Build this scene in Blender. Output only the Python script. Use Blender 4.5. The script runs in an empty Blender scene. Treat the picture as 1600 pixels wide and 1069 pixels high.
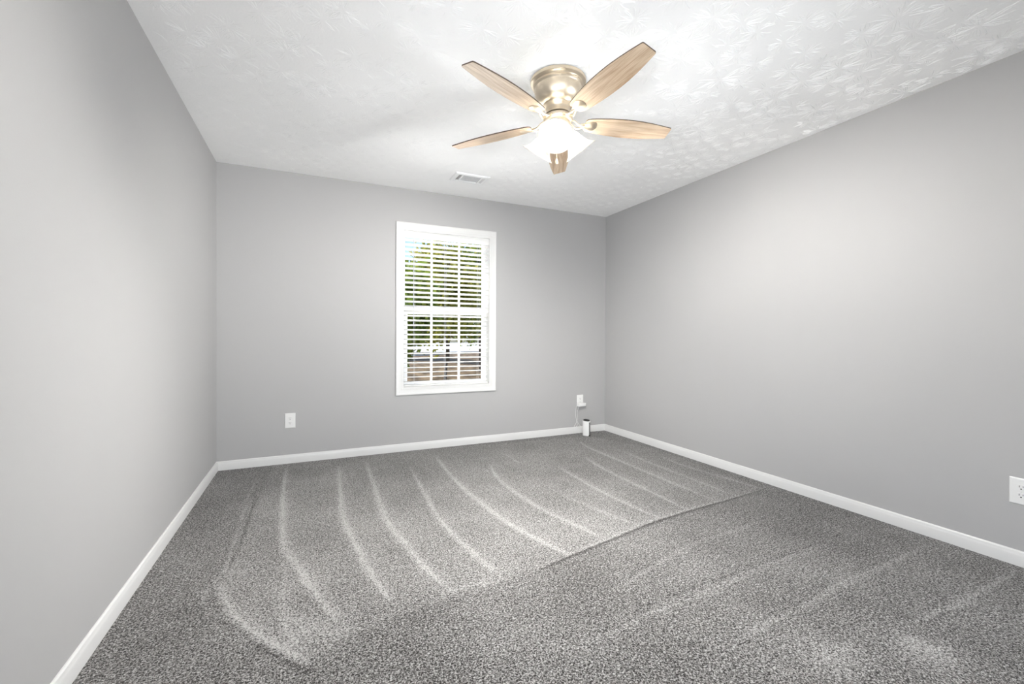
import bpy, bmesh, math, random
import numpy as np
from mathutils import Vector, Matrix

C = bpy.context.scene.collection
PI = math.pi
random.seed(7)

# ------------------------------------------------------------------ camera
XL, XR, D, YR, H = -0.686, 3.057, 4.1185, -1.25, 2.44
EYE = Vector((0, 0, 1.0834))
CR = Vector((0.90947294, -0.41573973, 0.00440937))
CU = Vector((-0.0010784, 0.00824661, 0.99996541))
CF = Vector((0.41576171, 0.90944624, -0.00705174))
FPX, CY = 684.389, 528.746
cam = bpy.data.cameras.new('camera')
cam.sensor_width = 36
cam.lens = FPX / 1600 * 36
cam.shift_y = -(534.5 - CY) / 1600
cam.clip_start = 0.03
cam.clip_end = 400
camo = bpy.data.objects.new('camera', cam)
C.objects.link(camo)
m = Matrix((CR, CU, -CF)).transposed().to_4x4()
m.translation = EYE
camo.matrix_world = m
sc = bpy.context.scene
sc.camera = camo

# ------------------------------------------------------------------ world, sun, added fill light
w = bpy.data.worlds.new('sky')
sc.world = w
w.use_nodes = True
nt = w.node_tree
bg = nt.nodes['Background']
sky = nt.nodes.new('ShaderNodeTexSky')
sky.sky_type = 'NISHITA'
sky.sun_disc = False
sky.sun_elevation = math.radians(62)
sky.sun_rotation = math.radians(-90)
sky.dust_density = 1.5
nt.links.new(sky.outputs[0], bg.inputs[0])
bg.inputs[1].default_value = 0.24

sun = bpy.data.lights.new('sun', 'SUN')
sun.energy = 6.0
sun.angle = math.radians(1.0)
sun.color = (1.0, .95, .86)
suno = bpy.data.objects.new('sun', sun)
C.objects.link(suno)
suno.rotation_euler = Vector((.50, -.25, -.83)).to_track_quat('-Z', 'Y').to_euler()

# unseen windows added behind and beside the camera for extra light: (centre, width along the wall, inward normal)
ADDED_WINDOWS = [((XL, -.15), 1.5, (1, 0)), ((XR, -.25), 1.3, (-1, 0)), ((.55, YR), 1.5, (0, 1))]
SIDE_Z = (0.55, 2.1)
LIGHTS = [(0, 48, 7, 14, 66), (1, -50, 8, 15, 66), (0, -8, -12, 11, 150), (2, 0, 0, 26, 180), (2, 0, 65, 27, 180)]   # window, turn towards the far end and upward tilt in degrees, watts, spread
for k, yaw, up, watts, spread in LIGHTS:
    (cx, cy), wd, nn = ADDED_WINDOWS[k]
    l = bpy.data.lights.new('window_daylight', 'AREA')  # unseen fill lamp added in the opening, aimed to even out the room
    l.shape = 'RECTANGLE'
    l.size = (wd - .04) * (1 if yaw == 0 else .6)
    l.size_y = (SIDE_Z[1] - SIDE_Z[0]) * (.98 if up < 5 else .7 if up > 30 else .45)
    l.energy = watts
    l.spread = math.radians(spread)
    l.color = (.94, .97, 1.0)
    o = bpy.data.objects.new('window_daylight', l)
    C.objects.link(o)
    back = .12 if up == 0 else .10
    ya = math.atan2(nn[1], nn[0]) + math.radians(yaw)
    o.location = (cx - nn[0] * back, cy - nn[1] * back, sum(SIDE_Z) / 2 - (.38 if yaw else 0))
    d = Vector((math.cos(ya) * math.cos(math.radians(up)), math.sin(ya) * math.cos(math.radians(up)), math.sin(math.radians(up))))
    o.rotation_euler = d.to_track_quat('-Z', 'Y').to_euler()
# added lamp panel outdoors, standing in for bounce off sunlit ground
l = bpy.data.lights.new('ground_daylight', 'AREA')
l.shape = 'RECTANGLE'
l.size = 4.5
l.size_y = 2.0
l.energy = 600
l.color = (1.0, .99, .97)
o = bpy.data.objects.new('ground_daylight', l)
C.objects.link(o)
o.location = (1.2, D + 3.1, -.28)
o.rotation_euler = Vector((0, -.45, .89)).to_track_quat('-Z', 'Y').to_euler()
BULB = 3150.0

vs = sc.view_settings
vs.view_transform = 'Standard'
vs.look = 'None'
vs.gamma = 1
vs.use_curve_mapping = False
vs.exposure = 0.22
sc.cycles.use_denoising = True
sc.cycles.denoising_prefilter = 'NONE'
sc.cycles.max_bounces = 14
sc.cycles.diffuse_bounces = 8
sc.cycles.transmission_bounces = 8
sc.cycles.transparent_max_bounces = 12
sc.cycles.sample_clamp_indirect = 20
sc.cycles.caustics_reflective = False
sc.cycles.caustics_refractive = False


# ------------------------------------------------------------------ helpers
def on_plane(u, v, ax, val):
    d = CF + (u - 800) / FPX * CR - (v - CY) / FPX * CU
    t = (val - EYE[ax]) / d[ax]
    return EYE + d * t


def link(name, me, mats, parent=None):
    o = bpy.data.objects.new(name, me)
    for mm in (mats if isinstance(mats, (list, tuple)) else [mats]):
        me.materials.append(mm)
    C.objects.link(o)
    if parent:
        o.parent = parent
    return o


def obj(name, bm, mats, parent=None, smooth=False, bevel=0, angle=35):
    me = bpy.data.meshes.new(name)
    bmesh.ops.recalc_face_normals(bm, faces=bm.faces)
    bm.to_mesh(me)
    bm.free()
    if smooth:
        for p in me.polygons:
            p.use_smooth = True
        me.set_sharp_from_angle(angle=math.radians(angle))
    o = link(name, me, mats, parent)
    if bevel:
        b = o.modifiers.new('bevel', 'BEVEL')
        b.width = bevel
        b.segments = 2
        b.limit_method = 'ANGLE'
    return o


def thing(name, label, cat, loc=(0, 0, 0), group=None, kind=None):
    o = bpy.data.objects.new(name, None)
    o.empty_display_size = .05
    C.objects.link(o)
    o.location = loc
    if label:
        o['label'] = label
    if cat:
        o['category'] = cat
    if group:
        o['group'] = group
    if kind:
        o['kind'] = kind
    return o


def tag(o, label=None, cat=None, group=None, kind=None):
    for k, v in (('label', label), ('category', cat), ('group', group), ('kind', kind)):
        if v:
            o[k] = v
    return o


def box(bm, x0, x1, y0, y1, z0, z1, mi=0, M=None):
    vs_ = [bm.verts.new((x, y, z)) for z in (z0, z1) for y in (y0, y1) for x in (x0, x1)]
    for f in ((0, 2, 3, 1), (4, 5, 7, 6), (0, 1, 5, 4), (2, 6, 7, 3), (0, 4, 6, 2), (1, 3, 7, 5)):
        fc = bm.faces.new([vs_[i] for i in f])
        fc.material_index = mi
    if M is not None:
        bmesh.ops.transform(bm, matrix=M, verts=vs_)
    return vs_


def lathe(bm, prof, n=48, M=None, closed=False, sx=1, sy=1, mi=0):
    rings = []
    allv = []
    for r, z in prof:
        if r < 1e-6:
            v = bm.verts.new((0, 0, z))
            rings.append([v] * n)
            allv.append(v)
        else:
            rg = [bm.verts.new((r * sx * math.cos(2 * PI * i / n), r * sy * math.sin(2 * PI * i / n), z)) for i in range(n)]
            rings.append(rg)
            allv += rg
    for a, b in zip(rings, rings[1:]):
        for i in range(n):
            j = (i + 1) % n
            q = []
            for v in (a[i], a[j], b[j], b[i]):
                if v not in q:
                    q.append(v)
            if len(q) > 2:
                try:
                    bm.faces.new(q).material_index = mi
                except ValueError:
                    pass
    if M is not None:
        bmesh.ops.transform(bm, matrix=M, verts=allv)
    return allv


def tube(bm, pts, r, n=10, mi=0):
    pts = [Vector(p) for p in pts]
    rs = r if isinstance(r, (list, tuple)) else [r] * len(pts)
    rings = []
    up = None
    for i, p in enumerate(pts):
        t = (pts[min(i + 1, len(pts) - 1)] - pts[max(i - 1, 0)]).normalized()
        if up is None:
            up = t.orthogonal().normalized()
        up = (up - t * up.dot(t)).normalized()
        s = t.cross(up)
        rings.append([bm.verts.new(p + (up * math.cos(2 * PI * k / n) + s * math.sin(2 * PI * k / n)) * rs[i]) for k in range(n)])
    for a, b in zip(rings, rings[1:]):
        for k in range(n):
            bm.faces.new((a[k], a[(k + 1) % n], b[(k + 1) % n], b[k])).material_index = mi
    bm.faces.new(rings[0][::-1]).material_index = mi
    bm.faces.new(rings[-1]).material_index = mi


def sweep(bm, prof, path, closed=False):
    """prof: list of (a,b); path: list of functions giving the 3D point for (a,b)."""
    rings = [[bm.verts.new(f(a, b)) for a, b in prof] for f in path]
    n = len(prof)
    prs = list(zip(rings, rings[1:])) + ([(rings[-1], rings[0])] if closed else [])
    for A, B in prs:
        for k in range(n):
            bm.faces.new((A[k], A[(k + 1) % n], B[(k + 1) % n], B[k]))
    if not closed:
        bm.faces.new(rings[0][::-1])
        bm.faces.new(rings[-1])


def smoothpath(p, sub=8):
    p = [Vector(q) for q in p]
    out = []
    for i in range(len(p) - 1):
        a, b, c, d = p[max(i - 1, 0)], p[i], p[i + 1], p[min(i + 2, len(p) - 1)]
        for k in range(sub):
            t = k / sub
            out.append(.5 * ((2 * b) + (c - a) * t + (2 * a - 5 * b + 4 * c - d) * t * t + (3 * b - a - 3 * c + d) * t ** 3))
    out.append(p[-1])
    return out


# ------------------------------------------------------------------ materials
def mat(name, col, rough=.6, metal=0, spec=.5, **kw):
    m = bpy.data.materials.new(name)
    m.use_nodes = True
    b = m.node_tree.nodes['Principled BSDF']
    b.inputs['Base Color'].default_value = (*col, 1)
    b.inputs['Roughness'].default_value = rough
    b.inputs['Metallic'].default_value = metal
    b.inputs['Specular IOR Level'].default_value = spec
    for k, v in kw.items():
        b.inputs[k.replace('_', ' ')].default_value = v
    return m


def N(m, t, **kw):
    n = m.node_tree.nodes.new(t)
    for k, v in kw.items():
        if k.startswith('i_'):
            n.inputs[k[2:].replace('_', ' ')].default_value = v
        else:
            setattr(n, k, v)
    return n


def L(m, a, b):
    m.node_tree.links.new(a, b)


def bump(m, scale, strength, dist, detail=3):
    b = m.node_tree.nodes['Principled BSDF']
    tc = N(m, 'ShaderNodeTexCoord')
    no = N(m, 'ShaderNodeTexNoise', i_Scale=scale, i_Detail=detail)
    bp = N(m, 'ShaderNodeBump', i_Strength=strength, i_Distance=dist)
    L(m, tc.outputs['Object'], no.inputs['Vector'])
    L(m, no.outputs['Fac'], bp.inputs['Height'])
    L(m, bp.outputs['Normal'], b.inputs['Normal'])
    return m


M_wall = bump(mat('grey_wall_paint', (.408, .403, .400), .62, spec=.35), 260, .12, .0015)
M_ceil = bump(mat('white_ceiling_texture', (.95, .948, .943), .8, spec=.2), 90, .25, .003)
M_trim = mat('white_trim_paint', (.65, .647, .637), .33)
M_vinyl = mat('white_window_vinyl', (.86, .865, .87), .35)
M_slat = mat('white_blind_slat', (.86, .86, .86), .4)
M_slat.node_tree.nodes['Principled BSDF'].inputs['Base Color'].default_value = (.9, .9, .9, 1)
_tl = N(M_slat, 'ShaderNodeBsdfTranslucent', i_Color=(.9, .9, .88, 1))
_mx = N(M_slat, 'ShaderNodeMixShader', i_Fac=.5)
L(M_slat, M_slat.node_tree.nodes['Principled BSDF'].outputs[0], _mx.inputs[1])
L(M_slat, _tl.outputs[0], _mx.inputs[2])
L(M_slat, _mx.outputs[0], M_slat.node_tree.nodes['Material Output'].inputs[0])
M_cord = mat('blind_cord', (.72, .72, .73), .7)
M_plate = mat('white_outlet_plastic', (.74, .737, .725), .35)
M_slot = mat('dark_outlet_slot', (.02, .02, .02), .6)
M_screw = mat('painted_screw', (.7, .7, .68), .4)
M_metal = mat('brushed_nickel', (.68, .59, .465), .3, 1.0)
M_metal_dk = mat('dark_gap', (.05, .04, .03), .6)
M_vent = mat('white_vent_enamel', (.9, .9, .9), .45)
M_duct = mat('duct_interior', (.33, .33, .33), .8)
M_dev = mat('white_plastic_shell', (.70, .70, .69), .35)
M_black = mat('black_plastic', (.012, .012, .012), .35)
M_seam = mat('grey_plastic_strip', (.16, .16, .155), .45)
M_cable = mat('white_cable', (.78, .78, .77), .5)
M_ext = mat('outside_siding', (.6, .58, .52), .8)

# brushed streaks on the fan metal
b = M_metal.node_tree.nodes['Principled BSDF']
tc = N(M_metal, 'ShaderNodeTexCoord')
mp = N(M_metal, 'ShaderNodeMapping')
mp.inputs['Scale'].default_value = (8, 8, 500)
no = N(M_metal, 'ShaderNodeTexNoise', i_Scale=1.0, i_Detail=2)
mr = N(M_metal, 'ShaderNodeMapRange')
mr.inputs['To Min'].default_value = .34
mr.inputs['To Max'].default_value = .48
L(M_metal, tc.outputs['Object'], mp.inputs['Vector'])
L(M_metal, mp.outputs[0], no.inputs['Vector'])
L(M_metal, no.outputs['Fac'], mr.inputs['Value'])
L(M_metal, mr.outputs[0], b.inputs['Roughness'])


def wood(name, dark, light):
    m = mat(name, light, .42)
    b = m.node_tree.nodes['Principled BSDF']
    tc = N(m, 'ShaderNodeTexCoord')
    oi = N(m, 'ShaderNodeObjectInfo')
    ad = N(m, 'ShaderNodeVectorMath', operation='ADD')
    mp = N(m, 'ShaderNodeMapping')
    mp.inputs['Scale'].default_value = (2.2, 26, 26)
    n1 = N(m, 'ShaderNodeTexNoise', i_Scale=1.6, i_Detail=5, i_Roughness=.6, i_Distortion=.6)
    mp2 = N(m, 'ShaderNodeMapping')
    mp2.inputs['Scale'].default_value = (10, 260, 260)
    n2 = N(m, 'ShaderNodeTexNoise', i_Scale=1.0, i_Detail=3)
    mx = N(m, 'ShaderNodeMath', operation='MULTIPLY_ADD')
    mx.inputs[1].default_value = .45
    r = N(m, 'ShaderNodeValToRGB')
    r.color_ramp.elements[0].position = .5
    r.color_ramp.elements[0].color = (*dark, 1)
    r.color_ramp.elements[1].position = .9
    r.color_ramp.elements[1].color = (*light, 1)
    cv = N(m, 'ShaderNodeCombineXYZ')
    mu = N(m, 'ShaderNodeMath', operation='MULTIPLY')
    mu.inputs[1].default_value = 9
    L(m, oi.outputs['Random'], mu.inputs[0])
    L(m, mu.outputs[0], cv.inputs[1])
    L(m, tc.outputs['Object'], ad.inputs[0])
    L(m, cv.outputs[0], ad.inputs[1])
    L(m, ad.outputs[0], mp.inputs[0])
    L(m, ad.outputs[0], mp2.inputs[0])
    L(m, mp.outputs[0], n1.inputs[0])
    L(m, mp2.outputs[0], n2.inputs[0])
    L(m, n2.outputs['Fac'], mx.inputs[0])
    L(m, n1.outputs['Fac'], mx.inputs[2])
    L(m, mx.outputs[0], r.inputs[0])
    L(m, r.outputs[0], b.inputs['Base Color'])
    return m


M_oak = wood('light_oak_blade', (.37, .25, .155), (.64, .51, .375))
M_edge = mat('dark_blade_edge', (.07, .045, .03), .5)

# frosted shade glass: diffuse + translucent
M_shade = bpy.data.materials.new('frosted_shade_glass')
M_shade.use_nodes = True
nt = M_shade.node_tree
nt.nodes.remove(nt.nodes['Principled BSDF'])
df = N(M_shade, 'ShaderNodeBsdfDiffuse', i_Color=(.86, .84, .80, 1))
tl = N(M_shade, 'ShaderNodeBsdfTranslucent', i_Color=(.97, .96, .93, 1))
gl = N(M_shade, 'ShaderNodeBsdfGlossy', i_Color=(1, 1, 1, 1), i_Roughness=.2)
m1 = N(M_shade, 'ShaderNodeMixShader', i_Fac=.8)
m2 = N(M_shade, 'ShaderNodeMixShader', i_Fac=.04)
L(M_shade, df.outputs[0], m1.inputs[1])
L(M_shade, tl.outputs[0], m1.inputs[2])
L(M_shade, m1.outputs[0], m2.inputs[1])
L(M_shade, gl.outputs[0], m2.inputs[2])
L(M_shade, m2.outputs[0], nt.nodes['Material Output'].inputs[0])

M_bulb = mat('lit_bulb', (1, 1, 1), .5)
b = M_bulb.node_tree.nodes['Principled BSDF']
b.inputs['Emission Color'].default_value = (1, .975, .935, 1)
b.inputs['Emission Strength'].default_value = BULB

# window glass
M_glass = bpy.data.materials.new('window_glass')
M_glass.use_nodes = True
nt = M_glass.node_tree
nt.nodes.remove(nt.nodes['Principled BSDF'])
tr = N(M_glass, 'ShaderNodeBsdfTransparent', i_Color=(.97, .98, .98, 1))
L(M_glass, tr.outputs[0], nt.nodes['Material Output'].inputs[0])

# carpet
M_carpet = mat('grey_frieze_carpet', (.3, .3, .3), .95, spec=.1)
m = M_carpet
b = m.node_tree.nodes['Principled BSDF']
b.inputs['Sheen Weight'].default_value = .15
tc = N(m, 'ShaderNodeTexCoord')
n1 = N(m, 'ShaderNodeTexNoise', i_Scale=165, i_Detail=2.5, i_Roughness=.65, i_Distortion=.8)
n2 = N(m, 'ShaderNodeTexNoise', i_Scale=2.2, i_Detail=3, i_Roughness=.55)
n3 = N(m, 'ShaderNodeTexNoise', i_Scale=60, i_Detail=3, i_Roughness=.7)
for n in (n1, n2, n3):
    L(m, tc.outputs['Object'], n.inputs['Vector'])
at = N(m, 'ShaderNodeAttribute', attribute_name='nap')
r = N(m, 'ShaderNodeValToRGB')
els = r.color_ramp.elements
els[0].position, els[0].color = .42, (.016, .014, .0125, 1)
els[1].position, els[1].color = .63, (.43, .42, .407, 1)
e = els.new(.46)
e.color = (.094, .090, .085, 1)
e = els.new(.53)
e.color = (.205, .199, .192, 1)
s1 = N(m, 'ShaderNodeMath', operation='MULTIPLY_ADD')      # noise + nap*k
s1.inputs[1].default_value = .075
s2 = N(m, 'ShaderNodeMath', operation='MULTIPLY_ADD')
s2.inputs[1].default_value = .10
s3 = N(m, 'ShaderNodeMath', operation='MULTIPLY_ADD')
s3.inputs[1].default_value = .16
s4 = N(m, 'ShaderNodeMath', operation='ADD')
s4.inputs[1].default_value = -.137
L(m, at.outputs['Fac'], s1.inputs[0])
L(m, n1.outputs['Fac'], s1.inputs[2])
L(m, n2.outputs['Fac'], s2.inputs[0])
L(m, s1.outputs[0], s2.inputs[2])
L(m, n3.outputs['Fac'], s3.inputs[0])
L(m, s2.outputs[0], s3.inputs[2])
L(m, s3.outputs[0], s4.inputs[0])
L(m, s4.outputs[0], r.inputs[0])
L(m, r.outputs[0], b.inputs['Base Color'])
bp = N(m, 'ShaderNodeBump', i_Strength=.7, i_Distance=.005)
L(m, n1.outputs['Fac'], bp.inputs['Height'])
L(m, bp.outputs[0], b.inputs['Normal'])


def leafmat(name, a, c):
    m = mat(name, a, .6)
    b = m.node_tree.nodes['Principled BSDF']
    tc = N(m, 'ShaderNodeTexCoord')
    n = N(m, 'ShaderNodeTexNoise', i_Scale=2.2, i_Detail=4)
    r = N(m, 'ShaderNodeValToRGB')
    r.color_ramp.elements[0].position = .38
    r.color_ramp.elements[0].color = (*a, 1)
    r.color_ramp.elements[1].position = .62
    r.color_ramp.elements[1].color = (*c, 1)
    L(m, tc.outputs['Object'], n.inputs['Vector'])
    L(m, n.outputs['Fac'], r.inputs[0])
    L(m, r.outputs[0], b.inputs['Base Color'])
    tl = N(m, 'ShaderNodeBsdfTranslucent')
    L(m, r.outputs[0], tl.inputs[0])
    mx = N(m, 'ShaderNodeMixShader', i_Fac=.4)
    L(m, b.outputs[0], mx.inputs[1])
    L(m, tl.outputs[0], mx.inputs[2])
    L(m, mx.outputs[0], m.node_tree.nodes['Material Output'].inputs[0])
    return m


M_leaf = [leafmat('leaf_green', (.10, .17, .025), (.33, .42, .07)),
          leafmat('leaf_yellow_green', (.22, .26, .04), (.55, .52, .10)),
          leafmat('leaf_deep_green', (.05, .10, .02), (.17, .26, .05))]
M_bark = bump(mat('tree_bark', (.10, .075, .055), .9), 30, .6, .02)
M_litter = leafmat('leaf_litter_ground', (.10, .07, .04), (.36, .26, .16))
M_litter.node_tree.nodes['Noise Texture'].inputs['Scale'].default_value = 2.5
M_litter.node_tree.nodes['Noise Texture'].inputs['Detail'].default_value = 9
M_road = mat('pale_road', (.55, .58, .62), .8)

# ------------------------------------------------------------------ room shell
T = .14


def structure(name, bm, m, parent=None, **kw):
    o = obj(name, bm, m, parent, **kw)
    if parent is None:
        o['kind'] = 'structure'
    return o


WX0, WX1, WZ0, WZ1 = .768, 1.635, .588, 2.062      # window opening
bm = bmesh.new()
box(bm, XL - T, WX0, D, D + T, -.4, H + .3)
box(bm, WX1, XR + T, D, D + T, -.4, H + .3)
box(bm, WX0, WX1, D, D + T, -.4, WZ0)
box(bm, WX0, WX1, D, D + T, WZ1, H + .3)
structure('wall_back', bm, M_wall)


def wall_with_added_window(name, k):  # opening is added to let the fill lamps in
    (cx, cy), wd, nn = ADDED_WINDOWS[k]
    bm = bmesh.new()
    if nn[0]:
        xa, xb = (cx - T, cx) if nn[0] > 0 else (cx, cx + T)
        a, b_ = cy - wd / 2, cy + wd / 2
        for q in ((YR - T, a, -.4, H + .3), (b_, D, -.4, H + .3), (a, b_, -.4, SIDE_Z[0]), (a, b_, SIDE_Z[1], H + .3)):
            box(bm, xa, xb, *q)
    else:
        a, b_ = cx - wd / 2, cx + wd / 2
        for q in ((XL, a, -.4, H + .3), (b_, XR, -.4, H + .3), (a, b_, -.4, SIDE_Z[0]), (a, b_, SIDE_Z[1], H + .3)):
            box(bm, q[0], q[1], YR - T, YR, q[2], q[3])
    structure(name, bm, M_wall)


wall_with_added_window('wall_left', 0)
wall_with_added_window('wall_right', 1)
wall_with_added_window('wall_front', 2)

# ceiling: slab with stomped plaster starbursts in relief
verts, faces = [], []
x0, x1, y0, y1 = XL, XR, YR, D
verts += [(x0, y0, H), (x1, y0, H), (x1, y1, H), (x0, y1, H), (x0, y0, H + .3), (x1, y0, H + .3), (x1, y1, H + .3), (x0, y1, H + .3)]
faces += [(0, 1, 2, 3), (7, 6, 5, 4), (0, 4, 5, 1), (1, 5, 6, 2), (2, 6, 7, 3), (3, 7, 4, 0)]
rnd = random.Random(11)


def ridge(cx, cy, a, r0, r1, hgt, wid, bend):
    base = len(verts)
    seg = 4
    for k in range(seg + 1):
        t = k / seg
        r = r0 + (r1 - r0) * t
        aa = a + bend * t * t
        x, y = cx + r * math.cos(aa), cy + r * math.sin(aa)
        jx, jy = rnd.uniform(-.0012, .0012), rnd.uniform(-.0012, .0012)
        px, py = -math.sin(aa), math.cos(aa)
        ww = wid * (.35 + .65 * math.sin(PI * min(1, t * .85 + .1)))
        hh = hgt * (.25 + .75 * math.sin(PI * min(1, t * .8 + .15)))
        if not (XL + .006 < x < XR - .006 and YR < y < D - .006):
            del verts[base:]
            return
        verts.append((x + jx + px * ww, y + jy + py * ww, H + .0002))
        verts.append((x + jx, y + jy, H - hh))
        verts.append((x + jx - px * ww, y + jy - py * ww, H + .0002))
    for k in range(seg):
        q = base + 3 * k
        faces.append((q, q + 1, q + 4, q + 3))
        faces.append((q + 1, q + 2, q + 5, q + 4))


SP = .152
ny = int((D - YR) / SP) + 1
nx = int((XR - XL) / SP) + 1
for j in range(ny):
    for i in range(nx):
        cx = XL + (i + .5 * (j % 2) + rnd.uniform(-.28, .28)) * SP
        cy = YR + (j + rnd.uniform(-.3, .3)) * SP
        n = rnd.randint(26, 42)
        R_ = rnd.uniform(.065, .110)
        gap = rnd.uniform(0, 2 * PI)
        gw = rnd.uniform(.2, 1.1)
        for k in range(n):
            a = 2 * PI * (k + rnd.uniform(-.35, .35)) / n
            if abs((a - gap + PI) % (2 * PI) - PI) < gw and rnd.random() < .75:
                continue
            r0 = rnd.uniform(.008, .045)
            r1 = R_ * rnd.uniform(.7, 1.15)
            if r1 - r0 < .02:
                continue
            ridge(cx, cy, a, r0, r1, rnd.uniform(.0006, .0012) * (1.7 if cy < 1.9 else .45 if cy > 2.8 else .9), rnd.uniform(.0007, .0012), rnd.uniform(-.22, .22))
me = bpy.data.meshes.new('ceiling')
me.from_pydata(verts, [], faces)
me.update()
ceil = link('ceiling', me, M_ceil)
ceil['kind'] = 'structure'

# unseen slab added overhead, its eaves keeping sun out of the added windows
bm = bmesh.new()
box(bm, XL - 1.7, XR + .9, YR - .9, D + T + .03, H + .3, H + .42)
structure('roof', bm, M_ext)

# ------------------------------------------------------------------ floor with nap marks left by the vacuum
g = .011
fx = np.arange(XL, XR + g, g)
fy = np.arange(YR, D + g, g)
fx[-1] = XR
fy[-1] = D
GX, GY = np.meshgrid(fx, fy)
nap = np.zeros(GX.size)
dip = np.zeros(GX.size)
P = np.stack([GX.ravel(), GY.ravel()], 1)
frng = np.random.default_rng(3)


def stroke(pix, wid, amp, dark=0.0, side=1, soft=1.0):
    """a nap mark along a curve over the carpet; pix: where the curve lies, widths in metres"""
    pts = [on_plane(u, v, 2, 0.0) for u, v in pix]
    pts = smoothpath(pts, 5)
    best = np.full(len(P), 9.)
    sd = np.zeros(len(P))
    tt = np.zeros(len(P))
    tot = len(pts) - 1
    for i in range(tot):
        a = np.array(pts[i][:2])
        b2 = np.array(pts[i + 1][:2])
        e = b2 - a
        ll = e @ e
        if ll < 1e-9:
            continue
        rel = P - a
        t = np.clip(rel @ e / ll, 0, 1)
        q = rel - t[:, None] * e
        d2 = np.sqrt((q * q).sum(1))
        mk = d2 < best
        best[mk] = d2[mk]
        sd[mk] = np.sign(e[0] * rel[:, 1] - e[1] * rel[:, 0])[mk]
        tt[mk] = ((i + t) / tot)[mk]
    ends = np.clip(np.minimum(tt / .12, (1 - tt) / .12), 0, 1) ** .7 * .8 + .2
    ww = wid * (.55 + .75 * np.sin(PI * np.clip(tt, 0, 1)))
    s = best * sd * side
    core = np.exp(-(s / ww) ** 2)
    halo = np.where(s > 0, np.exp(-(s / (ww * 3.2 * soft)) ** 2), 0) * .35
    nap[:] += amp * ends * (core + halo * (best < 1))
    if dark:
        nap[:] -= dark * ends * np.exp(-((s + ww * 1.5) / (ww * .6 + .004)) ** 2)
    dip[:] += ends * np.exp(-((s) / (ww * 1.2)) ** 2) * .0012


S = [
    ([(448, 728), (442, 769), (441, 814), (443, 855), (462, 883), (493, 928), (531, 973)], .016, 1.0),
    ([(529, 728), (531, 769), (536, 810), (555, 852), (583, 904), (617, 945)], .016, .95),
    ([(571, 721), (585, 762), (600, 807), (631, 848), (666, 890), (707, 924)], .016, .95),
    ([(640, 730), (662, 769), (683, 807), (721, 848), (760, 883), (776, 896)], .015, .85),
    ([(680, 712), (700, 738), (727, 766), (779, 807), (817, 831), (872, 859), (889, 868)], .015, .95),
    ([(765, 725), (779, 749), (831, 787), (893, 818), (941, 840)], .014, .8),
    ([(875, 773), (934, 797), (996, 821)], .012, .55),
    ([(870, 728), (893, 742), (941, 769), (992, 793), (1032, 810)], .013, .75),
    ([(915, 715), (941, 732), (1003, 762), (1075, 797)], .013, .75),
    ([(905, 690), (923, 701), (975, 723), (1044, 752), (1119, 783)], .013, .75),
    ([(975, 706), (1010, 721), (1064, 742), (1143, 773)], .012, .6),
    ([(1030, 712), (1061, 725), (1126, 745), (1192, 764)], .012, .55),
    ([(783, 707), (814, 725)], .01, .35),
    ([(408, 745), (390, 769), (369, 835), (348, 893), (321, 924), (321, 948), (345, 969)], .006, .5),
    ([(343, 910), (352, 942), (376, 973), (404, 997), (445, 1017), (479, 1038)], .018, 1.0),
    ([(348, 893), (375, 893), (380, 905)], .010, .4),
    ([(442, 880), (440, 920), (446, 975), (460, 1010)], .020, .45),
    ([(1590, 890), (1537, 920), (1487, 947), (1455, 962), (1412, 987)], .010, .6),
    ([(1456, 848), (1387, 880), (1312, 912), (1270, 940), (1200, 972), (1130, 1010)], .010, .5),
    ([(1300, 840), (1250, 862), (1180, 890), (1100, 925), (1010, 960), (930, 1000)], .012, .35),
    ([(1250, 792), (1147, 828), (1078, 852), (992, 903), (960, 925)], .008, .35),
    ([(1335, 1062), (1300, 1030), (1340, 1010)], .05, .45),
    ([(1412, 987), (1435, 1010), (1500, 1030)], .05, .55),
    ([(450, 960), (500, 990), (560, 985)], .035, .3),
    ([(690, 930), (740, 915), (790, 905)], .03, .3),
]
for s_ in S:
    stroke(s_[0], s_[1], s_[2])
# ridge where two passes meet: light on one side, dark line on the other
bound = [(838, 890), (893, 866), (961, 838), (1020, 814), (1089, 793), (1137, 780), (1192, 764)]
stroke(bound, .009, .75, dark=1.5, side=1)
stroke([(345, 972), (376, 986), (404, 1010), (445, 1032), (500, 1062)], .006, -.9)
stroke([(1487, 953), (1455, 966), (1400, 992)], .005, -.7)
stroke([(402, 770), (380, 835), (352, 900)], .003, -.6)
stroke([(440, 890), (434, 930)], .004, -.5)
stroke([(1355, 820), (1225, 868), (1090, 915), (1000, 950)], .004, -.4)

# the freshly combed patch between the curved edge and the window wall
poly = [on_plane(u, v, 2, 0.0) for u, v in [(430, 722), (395, 800), (345, 915), (370, 980), (479, 1040), (560, 990), (700, 935), (838, 890), (893, 866), (961, 838), (1020, 814), (1089, 793), (1192, 764), (1020, 700), (920, 682)]]
poly = np.array([(p.x, p.y) for p in poly])
ins = np.zeros(len(P), bool)
for i in range(len(poly)):
    a, b2 = poly[i], poly[(i + 1) % len(poly)]
    c = ((a[1] > P[:, 1]) != (b2[1] > P[:, 1])) & (P[:, 0] < (b2[0] - a[0]) * (P[:, 1] - a[1]) / (b2[1] - a[1] + 1e-12) + a[0])
    ins ^= c
F = ins.astype(float).reshape(GX.shape)
for _ in range(5):
    F[1:-1, 1:-1] = (F[:-2, 1:-1] + F[2:, 1:-1] + F[1:-1, :-2] + F[1:-1, 2:] + F[1:-1, 1:-1]) / 5
nap += F.ravel() * .32 - .08
vz = -np.clip(dip, 0, .003)
verts = np.stack([GX.ravel(), GY.ravel(), vz], 1)
ny_, nx_ = GX.shape
idx = np.arange(ny_ * nx_).reshape(ny_, nx_)
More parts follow.
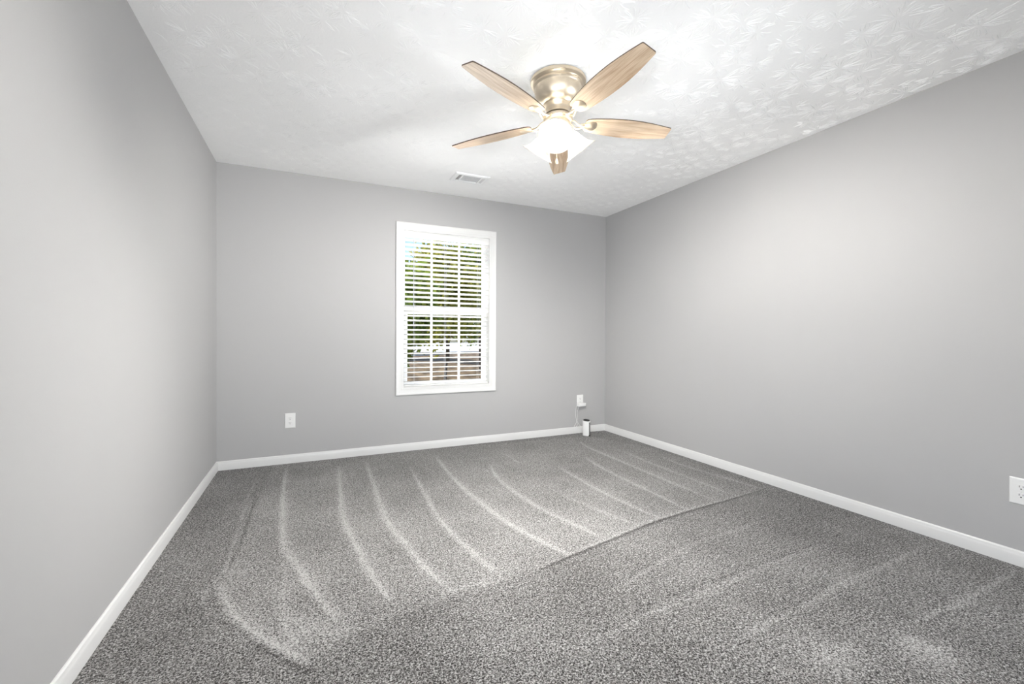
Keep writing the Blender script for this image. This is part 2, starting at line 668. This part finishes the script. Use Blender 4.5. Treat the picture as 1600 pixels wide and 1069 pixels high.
quads = np.stack([idx[:-1, :-1].ravel(), idx[:-1, 1:].ravel(), idx[1:, 1:].ravel(), idx[1:, :-1].ravel()], 1)
# underside
nb = len(verts)
extra = np.array([(XL, YR, -.3), (XR, YR, -.3), (XR, D, -.3), (XL, D, -.3)])
verts = np.vstack([verts, extra])
me = bpy.data.meshes.new('floor')
me.vertices.add(len(verts))
me.vertices.foreach_set('co', verts.ravel())
allf = [tuple(q) for q in quads] + [(nb + 3, nb + 2, nb + 1, nb)]
loops = np.concatenate([quads.ravel(), [nb + 3, nb + 2, nb + 1, nb]])
nf = len(quads) + 1
me.loops.add(len(loops))
me.loops.foreach_set('vertex_index', loops.astype(np.int32))
me.polygons.add(nf)
me.polygons.foreach_set('loop_start', np.arange(0, nf * 4, 4, dtype=np.int32))
me.update(calc_edges=True)
me.validate()
at_ = me.attributes.new('nap', 'FLOAT', 'POINT')
at_.data.foreach_set('value', np.concatenate([nap, np.zeros(4)]).astype(np.float32))
floor = link('floor', me, M_carpet)
floor['kind'] = 'structure'

# ------------------------------------------------------------------ baseboards
BP = [(0, 0), (.013, 0), (.013, .048), (.0115, .054), (.010, .058), (.0085, .066), (.004, .0715), (0, .0715)]


def baseboard(name, a, b2, nrm, ma=0, mb=0):
    a, b2, nrm = Vector(a), Vector(b2), Vector(nrm)
    d = (b2 - a).normalized()
    bm = bmesh.new()
    sweep(bm, BP, [lambda p, q: a + nrm * p + Vector((0, 0, q)) + d * (p * ma),
                   lambda p, q: b2 + nrm * p + Vector((0, 0, q)) - d * (p * mb)])
    return structure(name, bm, M_trim, smooth=True, angle=25)


baseboard('baseboard_left', (XL, YR, 0), (XL, D, 0), (1, 0, 0), 1, 1)
baseboard('baseboard_back', (XL, D, 0), (XR, D, 0), (0, -1, 0), 1, 1)
baseboard('baseboard_right', (XR, D, 0), (XR, YR, 0), (-1, 0, 0), 1, 1)
baseboard('baseboard_front', (XR, YR, 0), (XL, YR, 0), (0, 1, 0), 1, 1)

# ------------------------------------------------------------------ the seen window
win = thing('window_1', None, None, ((WX0 + WX1) / 2, D, WZ0), kind='structure')
Mi = Matrix.Translation(-win.location)


def wobj(name, bm, m, par=win, **kw):
    bmesh.ops.transform(bm, matrix=Mi, verts=bm.verts)
    return obj(name, bm, m, par, **kw)


CX0, CX1, CZ0, CZ1 = .7036, 1.699, .521, 2.129      # casing outer edges
CPR = [(0, 0), (0, .014), (.004, .017), (.010, .0175), (.018, .0145), (.024, .0135), (.036, .0125), (.042, .0105), (.048, .011), (.0605, .009), (.0605, 0)]
bm = bmesh.new()
kx0, kx1 = WX0 - CX0, CX1 - WX1
kz0, kz1 = WZ0 - CZ0, CZ1 - WZ1


def corner(sx, sz):
    X = CX0 if sx < 0 else CX1
    Z = CZ0 if sz < 0 else CZ1
    fxk = (kx0 if sx < 0 else kx1) / .0605
    fzk = (kz0 if sz < 0 else kz1) / .0605
    return lambda p, q: Vector((X - sx * p * fxk, D - q, Z - sz * p * fzk))


sweep(bm, CPR, [corner(-1, -1), corner(1, -1), corner(1, 1), corner(-1, 1)], closed=True)
wobj('casing', bm, M_trim, smooth=True, angle=20)
bm = bmesh.new()
box(bm, WX0, WX0 + .008, D - .009, D + T, WZ0, WZ1)
box(bm, WX1 - .008, WX1, D - .009, D + T, WZ0, WZ1)
box(bm, WX0, WX1, D - .009, D + T, WZ1 - .008, WZ1)
wobj('jamb', bm, M_trim)
bm = bmesh.new()
box(bm, WX0 + .008, WX1 - .008, D - .009, D + T, WZ0 - .001, WZ0 + .009)
wobj('window_sill', bm, M_trim, bevel=.002)


def sash(name, gx0, gx1, gz0, gz1, fx0, fx1, fz0, fz1, y0, y1, mz, muntin_x, mw, mi_y):
    bm = bmesh.new()
    box(bm, fx0, gx0, y0, y1, fz0, fz1)
    box(bm, gx1, fx1, y0, y1, fz0, fz1)
    box(bm, gx0, gx1, y0, y1, fz0, gz0)
    box(bm, gx0, gx1, y0, y1, gz1, fz1)
    # glazing bead
    s = wobj(name, bm, M_vinyl, bevel=.002)
    bm = bmesh.new()
    for x in muntin_x:
        box(bm, x - mw / 2, x + mw / 2, mi_y, mi_y + .008, gz0, gz1)
    xs_ = [gx0] + [v for x in muntin_x for v in (x - mw / 2, x + mw / 2)] + [gx1]
    for k in range(0, len(xs_), 2):
        box(bm, xs_[k], xs_[k + 1], mi_y, mi_y + .008, mz - mw / 2, mz + mw / 2)
    wobj('muntin_grille', bm, M_vinyl, s)
    bm = bmesh.new()
    ym = mi_y + .0115
    box(bm, gx0 - .002, gx1 + .002, ym, ym + .003, gz0 - .002, gz1 + .002)
    wobj('glass_pane', bm, M_glass, s)
    return s


MX = (1.058, 1.337)
sash('lower_sash', .826, 1.580, .629, 1.283, WX0 + .008, WX1 - .008, WZ0 + .009, 1.358, D + .076, D + .102, .960, MX, .022, D + .080)
sash('upper_sash', .806, 1.590, 1.335, 2.03, WX0 + .008, WX1 - .008, 1.325, WZ1 - .008, D + .104, D + .130, 1.672, (1.066, 1.345), .020, D + .108)

# frames round the added light openings beside and behind the camera
for k, ((cx, cy), wd, nn) in enumerate(ADDED_WINDOWS):
    r_ = thing('window_%d' % (k + 2), None, None, (cx, cy, SIDE_Z[0]), kind='structure')
    r_.rotation_euler = (0, 0, math.atan2(nn[1], nn[0]) - PI / 2)
    bm = bmesh.new()
    h_, z1 = wd / 2, SIDE_Z[1] - SIDE_Z[0]
    for q in ((-h_ - .06, -h_, -.06, z1 + .06), (h_, h_ + .06, -.06, z1 + .06), (-h_, h_, z1, z1 + .06), (-h_, h_, -.06, 0)):
        box(bm, q[0], q[1], 0, .015, q[2], q[3])
    obj('casing', bm, M_trim, r_)
    bm = bmesh.new()
    box(bm, -h_, h_, -.085, -.060, z1 / 2 - .02, z1 / 2 + .02)
    obj('meeting_rail', bm, M_vinyl, r_)

# ------------------------------------------------------------------ blind
BX0, BX1 = WX0 + .013, WX1 - .013
YB = D + .034
blind = thing('window_blind', 'white horizontal slat blind lowered fully inside the window, slats open', 'blind', ((BX0 + BX1) / 2, YB, WZ0 + .009))
Mb = Matrix.Translation(-blind.location)


def bobj(name, bm, m, par=blind, **kw):
    bmesh.ops.transform(bm, matrix=Mb, verts=bm.verts)
    return obj(name, bm, m, par, **kw)


bm = bmesh.new()
box(bm, BX0, BX1, YB - .022, YB + .028, WZ1 - .050, WZ1 - .008)
bobj('headrail', bm, M_vinyl)
bm = bmesh.new()
vp = [(0, 0), (0, .062), (.004, .068), (.010, .070), (.010, .001)]
sweep(bm, [(0, 0), (.002, .004), (.002, .060), (0, .066), (.009, .066), (.009, 0)],
      [lambda p, q: Vector((WX0 + .009, D - .006 + p, WZ1 - .076 + q)), lambda p, q: Vector((WX1 - .009, D - .006 + p, WZ1 - .076 + q))])
bobj('valance', bm, M_slat, bevel=.0015)
slz = np.arange(.640, 1.99, .0445)
tilt = math.radians(15)
bm = bmesh.new()
for z in slz:
    n = 5
    top = []
    for s_ in (1, -1):
        row = []
        for k in range(n):
            t = -1 + 2 * k / (n - 1)
            yy = t * .025
            zz = .0022 * (1 - t * t) + s_ * .0013 * (1 if abs(t) < 1 else .6)
            # room-side edge (negative y) raised
            y2 = yy * math.cos(tilt) + zz * math.sin(tilt)
            z2 = -yy * math.sin(tilt) + zz * math.cos(tilt)
            row.append((YB + y2, z + z2))
        top.append(row)
    prof = top[0] + top[1][::-1]
    sweep(bm, prof, [lambda p, q: Vector((BX0, p, q)), lambda p, q: Vector((BX1, p, q))])
bobj('slats', bm, M_slat)
bm = bmesh.new()
box(bm, BX0, BX1, YB - .025, YB + .025, WZ0 + .010, WZ0 + .027)
bobj('bottom_rail', bm, M_slat, bevel=.003)
for x in (BX0 + .10, (BX0 + BX1) / 2 - .02, BX1 - .10):
    bm = bmesh.new()
    for yy in (-.026, .026):
        tube(bm, [(x, YB + yy, WZ0 + .026), (x, YB + yy, WZ1 - .05)], .0010, 6)
    bobj('ladder_cord', bm, M_cord)
bm = bmesh.new()
tube(bm, [(BX0 + .088, D - .001, WZ1 - .072), (BX0 + .086, D - .004, 1.22)], .0032, 8)
tube(bm, [(BX0 + .086, D - .004, 1.22), (BX0 + .086, D - .004, 1.17)], [.0045, .0035], 8)
bobj('tilt_wand', bm, mat('clear_wand', (.55, .56, .58), .3), smooth=True)

# ------------------------------------------------------------------ ceiling fan
FC = Vector((1.191, 2.029, 0))
fan = thing('ceiling_fan', 'five-blade flush ceiling fan with light oak blades, brushed metal housing and three lit shades', 'ceiling fan', (FC.x, FC.y, H))


def place(o, M):
    o.matrix_local = M
    return o


bm = bmesh.new()
prof = [(0, -.001), (.140, -.001), (.146, -.004), (.147, -.012), (.146, -.020), (.141, -.024), (.134, -.027), (.131, -.031), (.133, -.036), (.1335, -.042),
        (.129, -.046), (.126, -.050), (.126, -.066), (.1235, -.082), (.118, -.098), (.109, -.113), (.097, -.125), (.086, -.131), (.080, -.133), (.078, -.136), (.080, -.139),
        (.076, -.143), (.068, -.147), (.063, -.152), (.061, -.160), (.062, -.170), (.066, -.177), (.066, -.183), (.04, -.184), (0, -.184)]
lathe(bm, prof, 72)
obj('motor_housing', bm, M_metal, fan, smooth=True, angle=30)

# rotor assembly, hanging a touch out of true as in the picture
nrm = Vector((.011, .052, 1)).normalized()
rotq = Vector((0, 0, 1)).rotation_difference(nrm).to_matrix().to_4x4()
ROT = Matrix.Translation((0, 0, 2.219 - H)) @ rotq
bm = bmesh.new()
lathe(bm, [(0, .034), (.052, .034), (.058, .031), (.060, .027)], 60, mi=1)
lathe(bm, [(.060, .030), (.070, .028), (.076, .022), (.077, .010), (.074, .003), (.066, -.003), (.060, -.006), (.0, -.006)], 60, mi=0)
place(obj('rotor_hub', bm, [M_metal, M_metal_dk], fan, smooth=True), ROT)

# blade outline, local X along the blade
OUT = [(.150, .030), (.158, .040), (.175, .046), (.22, .0535), (.28, .0605), (.34, .0645), (.40, .0655), (.46, .0635), (.52, .0575), (.57, .0505), (.61, .044), (.632, .0405), (.639, .0385), (.642, .034)]


def blade_mesh():
    bm = bmesh.new()
    pts = [(x, y) for x, y in OUT] + [(x, -y) for x, y in reversed(OUT)]
    lo = [bm.verts.new((x, y, -.003)) for x, y in pts]
    hi = [bm.verts.new((x, y, .003)) for x, y in pts]
    n = len(pts)
    f = bm.faces.new(lo)
    f.material_index = 0
    f = bm.faces.new(hi)
    f.material_index = 1
    for i in range(n):
        f = bm.faces.new((lo[i], lo[(i + 1) % n], hi[(i + 1) % n], hi[i]))
        f.material_index = 1
    return bm


def bracket_mesh():
    bm = bmesh.new()
    # spoon plate under the blade root (local blade frame)
    sh = [(.128, .009), (.142, .013), (.158, .021), (.176, .028), (.192, .031), (.205, .029), (.213, .020), (.219, .007)]
    pts = [(x, y) for x, y in sh] + [(x, -y) for x, y in reversed(sh)]
    c = bm.verts.new((.185, 0, -.0125))
    inner = [bm.verts.new((.180 + (x - .180) * .62, y * .6, -.0115)) for x, y in pts]
    outer = [bm.verts.new((x, y, -.0060)) for x, y in pts]
    top = [bm.verts.new((x, y, -.0031)) for x, y in pts]
    n = len(pts)
    for i in range(n):
        j = (i + 1) % n
        bm.faces.new((c, inner[i], inner[j]))
        bm.faces.new((inner[i], outer[i], outer[j], inner[j]))
        bm.faces.new((outer[i], top[i], top[j], outer[j]))
    bm.faces.new(top)
    return bm


P_ = -.219
blade0 = None
for k in range(5):
    a = -1.490 + k * 2 * PI / 5
    Mz = ROT @ Matrix.Rotation(a, 4, 'Z')
    Mp = Mz @ Matrix.Rotation(P_, 4, 'X')
    if blade0 is None:
        blade0 = obj('fan_blade', blade_mesh(), [M_oak, M_edge], fan)
        bk = obj('blade_bracket', bracket_mesh(), M_metal, blade0, smooth=True, angle=50)
        # the arm from hub to plate
        bm = bmesh.new()
        Pinv = Matrix.Rotation(-P_, 4, 'X')
        for s_ in (-1, 1):
            pth = smoothpath([(.066, .010 * s_, .012), (.085, .019 * s_, .004), (.105, .020 * s_, -.012), (.128, .012 * s_, -.014), (.150, .006 * s_, -.009)], 5)
            tube(bm, [Pinv @ p for p in pth], [.0055] * len(pth), 8)
        arm = obj('bracket_arm', bm, M_metal, blade0, smooth=True, angle=60)
        bl = blade0
    else:
        bl = blade0.copy()
        C.objects.link(bl)
        bl.parent = fan
        for ch in (bk, arm):
            c2 = ch.copy()
            C.objects.link(c2)
            c2.parent = bl
    place(bl, Mp)

# light kit
bm = bmesh.new()
lathe(bm, [(0, -.214), (.058, -.216), (.064, -.222), (.066, -.232), (.062, -.246), (.050, -.262), (.036, -.272), (.020, -.278), (.012, -.284), (.0, -.286)], 56)
A0, E0 = -2.187, .898
shade_axes = []
for k in range(3):
    a = A0 + k * 2 * PI / 3
    ax = Vector((math.cos(a) * math.cos(E0), math.sin(a) * math.cos(E0), -math.sin(E0)))
    shade_axes.append(ax)
    piv = Vector((0, 0, 2.255 - H))
    tube(bm, [piv + ax * .045, piv + ax * .075, piv + ax * .083], [.013, .014, .02], 16)
obj('light_fitter', bm, M_metal, fan, smooth=True)

shade0 = None
SPF = [(.026, 0), (.031, .008), (.037, .020), (.042, .034), (.047, .050), (.053, .066), (.061, .081), (.071, .094), (.082, .104), (.093, .111)]
for k, ax in enumerate(shade_axes):
    piv = Vector((0, 0, 2.255 - H))
    q = Vector((0, 0, 1)).rotation_difference(ax).to_matrix().to_4x4()
    Ms = Matrix.Translation(piv + ax * .109) @ q
    if shade0 is None:
        bm = bmesh.new()
        inner = [(r_ - .0022, z + .0004) for r_, z in reversed(SPF)]
        # faintly scalloped rim
        vsr = lathe(bm, SPF + inner, 60)
        shade0 = obj('lamp_shade', bm, M_shade, fan, smooth=True, angle=60)
        bm = bmesh.new()
        lathe(bm, [(0, -.030), (.022, -.030), (.026, -.024), (.028, -.004), (.0275, .004), (.0, .004)], 32)
        sock = obj('lamp_socket', bm, M_metal, shade0, smooth=True)
        bm = bmesh.new()
        lathe(bm, [(0, .006), (.013, .006), (.014, .016), (.019, .027), (.0275, .040), (.030, .051), (.0285, .062), (.022, .072), (.011, .079), (0, .081)], 32)
        blb = obj('light_bulb', bm, M_bulb, shade0, smooth=True, angle=80)
        sh = shade0
    else:
        sh = shade0.copy()
        C.objects.link(sh)
        sh.parent = fan
        for ch in (sock, blb):
            c2 = ch.copy()
            C.objects.link(c2)
            c2.parent = sh
    place(sh, Ms)


def chain(dx, dy, ztop, zbot, name):
    bm = bmesh.new()
    z = ztop
    while z > zbot:
        bmesh.ops.create_icosphere(bm, subdivisions=1, radius=.0022, matrix=Matrix.Translation((dx, dy, z)))
        z -= .0042
    tube(bm, [(dx, dy, ztop), (dx, dy, zbot)], .0008, 6)
    o = obj(name, bm, M_metal, fan, smooth=True, angle=80)
    bm = bmesh.new()
    lathe(bm, [(0, .016), (.003, .015), (.006, .008), (.009, -.002), (.0095, -.008), (.007, -.014), (0, -.016)], 20, M=Matrix.Translation((dx, dy, zbot - .014)))
    obj('chain_pull', bm, M_metal, o, smooth=True)


chain(-.004, .004, -.27, 2.025 - H, 'pull_chain')
hv = -.055 * Vector((.909, -.416, 0)) + -.028 * Vector((.416, .909, 0))
chain(hv.x, hv.y, -.235, 2.062 - H, 'pull_chain')

# ------------------------------------------------------------------ ceiling register
VX0, VX1, VY0, VY1 = 1.090, 1.398, 3.508, 3.712
vent = thing('ceiling_vent', 'white rectangular metal air register set flush in the textured ceiling', 'air vent', ((VX0 + VX1) / 2, (VY0 + VY1) / 2, H))
Mv = Matrix.Translation(-vent.location)
bm = bmesh.new()
ix0, ix1, iy0, iy1 = VX0 + .036, VX1 - .036, VY0 + .040, VY1 - .036
z0 = H - .010
VP = [(0, 0), (.002, -.006), (.008, -.010), (.030, -.011), (.036, -.008), (.036, 0)]


def vc(sx, sy):
    X = VX0 if sx < 0 else VX1
    Y = VY0 if sy < 0 else VY1
    return lambda p, q: Vector((X - sx * p, Y - sy * p, H + q))


sweep(bm, VP, [vc(-1, -1), vc(1, -1), vc(1, 1), vc(-1, 1)], closed=True)
for x in (ix0 + .030, ix1 - .038):
    box(bm, x, x + .010, VY0 + .036, VY1 - .036, H - .010, H - .002)
bmesh.ops.transform(bm, matrix=Mv, verts=bm.verts)
obj('register_frame', bm, M_vent, vent, smooth=True, angle=20)
bm = bmesh.new()
box(bm, VX0 + .03, VX1 - .03, VY0 + .03, VY1 - .03, H - .0012, H + .02)
bmesh.ops.transform(bm, matrix=Mv, verts=bm.verts)
obj('duct_opening', bm, M_duct, vent)
# centre bank: long louvres; end banks: short louvres leaning outwards
bm = bmesh.new()
y = VY0 + .044
while y < VY1 - .040:
    box(bm, -.5, .5, -.0045, .0045, -.0006, .0006, M=Matrix.Translation(((ix0 + .04 + ix1 - .038) / 2, y, H - .0062)) @ Matrix.Rotation(math.radians(35), 4, 'X') @ Matrix.Diagonal((ix1 - .038 - ix0 - .04, 1, 1, 1)))
    y += .0105
bmesh.ops.transform(bm, matrix=Mv, verts=bm.verts)
obj('louvre_bank', bm, M_vent, vent)
for (xa, xb, sg) in ((VX0 + .036, ix0 + .030, -1), (ix1 - .028, VX1 - .036, 1)):
    bm = bmesh.new()
    x = xa + .004
    while x < xb:
        box(bm, -.0040, .0040, -.5, .5, -.0006, .0006, M=Matrix.Translation((x, (VY0 + VY1) / 2, H - .0062)) @ Matrix.Rotation(math.radians(40 * sg), 4, 'Y') @ Matrix.Diagonal((1, VY1 - VY0 - .074, 1, 1)))
        x += .0095
    bmesh.ops.transform(bm, matrix=Mv, verts=bm.verts)
    obj('louvre_bank', bm, M_vent, vent)


# ------------------------------------------------------------------ outlets
def outlet(label, M, covered=False):
    """plate in the local XZ plane facing -Y, centred on the origin"""
    t = thing('wall_outlet', label, 'outlet', group='white duplex outlets on the walls')
    t.matrix_world = M
    wv, hv_, th = .0405, .0625, .006
    bm = bmesh.new()
    pr = [(0, 0), (.0005, .0035), (.004, .0058), (.010, .006), (.010, 0)]

    def cc(sx, sz):
        return lambda p, q: Vector((sx * (wv - p), -q, sz * (hv_ - p)))
    sweep(bm, pr, [cc(-1, -1), cc(1, -1), cc(1, 1), cc(-1, 1)], closed=True)
    box(bm, -wv + .010, wv - .010, -.006, 0, -hv_ + .010, hv_ - .010)
    obj('faceplate', bm, M_plate, t)
    for s_ in (1, -1):
        bm = bmesh.new()
        zc = .0195 * s_
        ring = []
        for i in range(28):
            a = 2 * PI * i / 28
            x, z = .0172 * math.cos(a), .0172 * math.sin(a)
            z = max(-.0138, min(.0138, z))
            ring.append((x, z + zc))
        lo = [bm.verts.new((x, -.0058, z)) for x, z in ring]
        hi = [bm.verts.new((x, -.0082, z)) for x, z in ring]
        for i in range(28):
            bm.faces.new((lo[i], lo[(i + 1) % 28], hi[(i + 1) % 28], hi[i]))
        bm.faces.new(hi)
        rec = obj('receptacle', bm, M_plate, t)
        bm = bmesh.new()
        box(bm, -.0074, -.0052, -.0085, -.0080, zc - .0005, zc + .0085)
        box(bm, .0052, .0072, -.0085, -.0080, zc + .0005, zc + .0080)
        lathe(bm, [(0, .0005), (.0030, .0005), (.0030, 0), (0, 0)], 14, M=Matrix.Translation((0, -.0080, zc - .0070)) @ Matrix.Rotation(PI / 2, 4, 'X'))
        obj('socket_holes', bm, M_slot, rec)
    bm = bmesh.new()
    lathe(bm, [(0, .0012), (.0022, .0010), (.0030, .0), (0, 0)], 14, M=Matrix.Translation((0, -.0060, 0)) @ Matrix.Rotation(PI / 2, 4, 'X'))
    obj('screw', bm, M_screw, t)
    return t


outlet('white duplex outlet low on the window wall near the left corner', Matrix.Translation((-.165, D, .3575)))
outlet('white duplex outlet on the window wall with a charger plugged in below', Matrix.Translation((2.718, D, .3605)))
outlet('white duplex outlet on the right wall, cut by the edge of the photo', Matrix.Translation((XR, .876, .354)) @ Matrix.Rotation(-PI / 2, 4, 'Z'))

# plug-in adapter and its cord
ad = thing('power_adapter', 'small white power adapter with thin hanging cords, plugged into the outlet near the right corner', 'power adapter', (2.718, D - .0082, .318))
bm = bmesh.new()
box(bm, -.047, .047, -.044, -.0005, -.018, .020)
obj('adapter_body', bm, M_plate, ad, bevel=.004)
bm = bmesh.new()
box(bm, -.030, .030, -.0455, -.0435, -.010, .012)
obj('adapter_face', bm, M_plate, ad, bevel=.0008)

dv = Vector((2.707, 3.972, 0))
bm = bmesh.new()
a0 = Vector((2.680, D - .040, .308))
tube(bm, smoothpath([(2.674, D - .026, .312), (2.655, D - .026, .300), (2.650, D - .024, .24), (2.655, D - .022, .17), (2.685, D - .022, .11), (2.722, D - .030, .060), (2.728, D - .050, .020), (2.722, D - .085, .012), (2.716, 4.012, .022)], 8), .0019, 8)
bmesh.ops.transform(bm, matrix=Matrix.Translation(-ad.location), verts=bm.verts)
obj('power_cord', bm, M_cable, ad, smooth=True, angle=80)
bm = bmesh.new()
tube(bm, smoothpath([(2.690, D - .026, .2975), (2.672, D - .022, .24), (2.676, D - .020, .17), (2.652, D - .020, .11), (2.632, D - .021, .082), (2.650, D - .022, .072), (2.672, D - .022, .10), (2.660, D - .020, .15)], 8), .0016, 8)
bmesh.ops.transform(bm, matrix=Matrix.Translation(-ad.location), verts=bm.verts)
obj('cable_loop', bm, M_cable, ad, smooth=True, angle=80)

# tower device
dev = thing('tower_router', 'small white upright tower device with sloping black top on the carpet by the outlet', 'router', (dv.x, dv.y, 0))
dev.rotation_euler = (0, 0, math.radians(-54))
hw, hd, hh = .042, .024, .165


def oval(n=40):
    r = []
    for i in range(n):
        a = 2 * PI * i / n
        c_, s_ = math.cos(a), math.sin(a)
        r.append((hw * math.copysign(abs(c_) ** .8, c_), hd * math.copysign(abs(s_) ** .8, s_)))
    return r


def topz(x, y):
    return hh - .06 * x + .32 * y


bm = bmesh.new()
ov = oval()
lv = []
for s_, zf in ((.94, 0), (1, .05), (1, .97), (.965, 1.0), (.90, 1.0), (.90, .985)):
    lv.append([bm.verts.new((x * s_, y * s_, .0005 + zf * topz(x * s_, y * s_))) for x, y in ov])
for A, B in zip(lv, lv[1:]):
    for i in range(len(ov)):
        bm.faces.new((A[i], A[(i + 1) % len(ov)], B[(i + 1) % len(ov)], B[i]))
bm.faces.new(lv[0][::-1])
bm.faces.new(lv[-1])
obj('shell', bm, M_dev, dev, smooth=True, angle=40)
bm = bmesh.new()
A = [bm.verts.new((x * .895, y * .895, .0005 + .986 * topz(x, y))) for x, y in ov]
B = [bm.verts.new((x * .86, y * .86, .0005 + 1.003 * topz(x, y))) for x, y in ov]
for i in range(len(ov)):
    bm.faces.new((A[i], A[(i + 1) % len(ov)], B[(i + 1) % len(ov)], B[i]))
bm.faces.new(B)
obj('top_cap', bm, M_black, dev, smooth=True)
bm = bmesh.new()
box(bm, hw - .012, hw + .0006, -.0165, .0035, .010, hh - .018)
obj('side_strip', bm, M_seam, dev, bevel=.001)
bm = bmesh.new()
box(bm, hw - .013, hw + .0014, -.0172, .0050, .0004, .014)
obj('foot', bm, M_black, dev, bevel=.001)

# ------------------------------------------------------------------ outdoors
bm = bmesh.new()
GZ = -.45
n = 40
gv = {}
for i in range(n + 1):
    for j in range(n + 1):
        x = -45 + 110 * i / n
        y = D + T + .02 + 60 * (j / n) ** 1.5
        z = GZ + .12 * math.sin(x * .35) * math.sin(y * .3 + 1) * min(1, (y - D) / 8)
        gv[i, j] = bm.verts.new((x, y, z))
for i in range(n):
    for j in range(n):
        bm.faces.new((gv[i, j], gv[i + 1, j], gv[i + 1, j + 1], gv[i, j + 1]))
for f in bm.faces:
    f.smooth = True
o = obj('outside_ground', bm, M_litter)
o['kind'] = 'structure'
bm = bmesh.new()
box(bm, -45, 65, 33, 70, GZ - .3, GZ + .24)
o = obj('outside_road', bm, M_road)
o['kind'] = 'structure'


def tree(loc, height, crown_r, crown_z0, m_i, label, cat='tree', nleaf=5000, lsz=.13, seed=0, name='tree'):
    rn = np.random.default_rng(seed)
    t = thing(name, label, cat, loc, group='trees behind the window')
    bm = bmesh.new()
    rr = random.Random(seed)
    tr_r = .035 * height ** .9 * .36
    pts = smoothpath([(0, 0, -.2), (rr.uniform(-.1, .1), rr.uniform(-.1, .1), height * .3), (rr.uniform(-.3, .3), rr.uniform(-.3, .3), height * .65), (0, 0, height * .93)], 5)
    tube(bm, pts, [tr_r * (1 - .85 * i / (len(pts) - 1)) for i in range(len(pts))], 10)
    for k in range(16):
        z = height * rr.uniform(.28, .85)
        a = rr.uniform(0, 2 * PI)
        ln = crown_r * rr.uniform(.5, .95)
        s_ = Vector((0, 0, z))
        e_ = s_ + Vector((math.cos(a) * ln, math.sin(a) * ln, ln * rr.uniform(.1, .6)))
        mid = (s_ + e_) / 2 + Vector((0, 0, -.1 * ln))
        tube(bm, smoothpath([s_, mid, e_], 4), [tr_r * .35 * (1 - .8 * i / 8) for i in range(9)], 6)
    obj('trunk', bm, M_bark, t, smooth=True)
    # crown: clumps of leaves
    nc = 46
    cz = (crown_z0 + height) / 2
    hz = (height - crown_z0) / 2
    d = rn.normal(size=(nc, 3))
    d /= np.linalg.norm(d, axis=1)[:, None]
    cc = d * (rn.random((nc, 1)) ** .45) * np.array([crown_r * .85, crown_r * .85, hz * .88]) + np.array([0, 0, cz])
    per = nleaf // nc
    c = np.repeat(cc, per, 0) + rn.normal(size=(nc * per, 3)) * crown_r * .17
    k = len(c)
    u = rn.normal(size=(k, 3))
    u /= np.linalg.norm(u, axis=1)[:, None]
    v = np.cross(u, rn.normal(size=(k, 3)))
    v /= np.linalg.norm(v, axis=1)[:, None]
    s_ = lsz * rn.uniform(.6, 1.3, (k, 1))
    V = np.stack([c - u * s_, c + v * s_ * .45, c + u * s_, c - v * s_ * .45], 1).reshape(-1, 3)
    me = bpy.data.meshes.new('crown')
    me.vertices.add(len(V))
    me.vertices.foreach_set('co', V.ravel())
    me.loops.add(len(V))
    me.loops.foreach_set('vertex_index', np.arange(len(V), dtype=np.int32))
    me.polygons.add(k)
    me.polygons.foreach_set('loop_start', np.arange(0, 4 * k, 4, dtype=np.int32))
    me.update(calc_edges=True)
    link('crown', me, M_leaf[m_i], t)
    return t


LB = ['bright green tree seen behind the blind, nearest to the window on its left',
      'yellow-green tree seen behind the blind in the middle of the window',
      'deep green tree seen behind the blind at the right of the window',
      'deep green tree far back, low behind the left of the window',
      'green tree far back behind the right edge of the window']
tree((2.0, 11.0, GZ), 3.7, .95, .8, 0, LB[0], seed=1, nleaf=6500, lsz=.085)
tree((4.15, 14.6, GZ), 4.9, 1.3, .85, 1, LB[1], seed=2, nleaf=7000, lsz=.10)
tree((6.5, 17.4, GZ), 5.7, 1.5, 1.0, 0, LB[2], seed=3, nleaf=7000, lsz=.12)
tree((3.6, 27.0, GZ), 6.6, 2.3, 1.6, 2, LB[3], seed=4, nleaf=7500, lsz=.18)
tree((11.2, 27.0, GZ), 8.2, 2.7, 1.4, 2, LB[4], seed=5, nleaf=7500, lsz=.18)
tree((6.6, 22.6, GZ), 7.0, 1.7, 1.3, 1, 'yellow-green tree behind the window, standing back between the nearer trees', seed=6, nleaf=7500, lsz=.14)
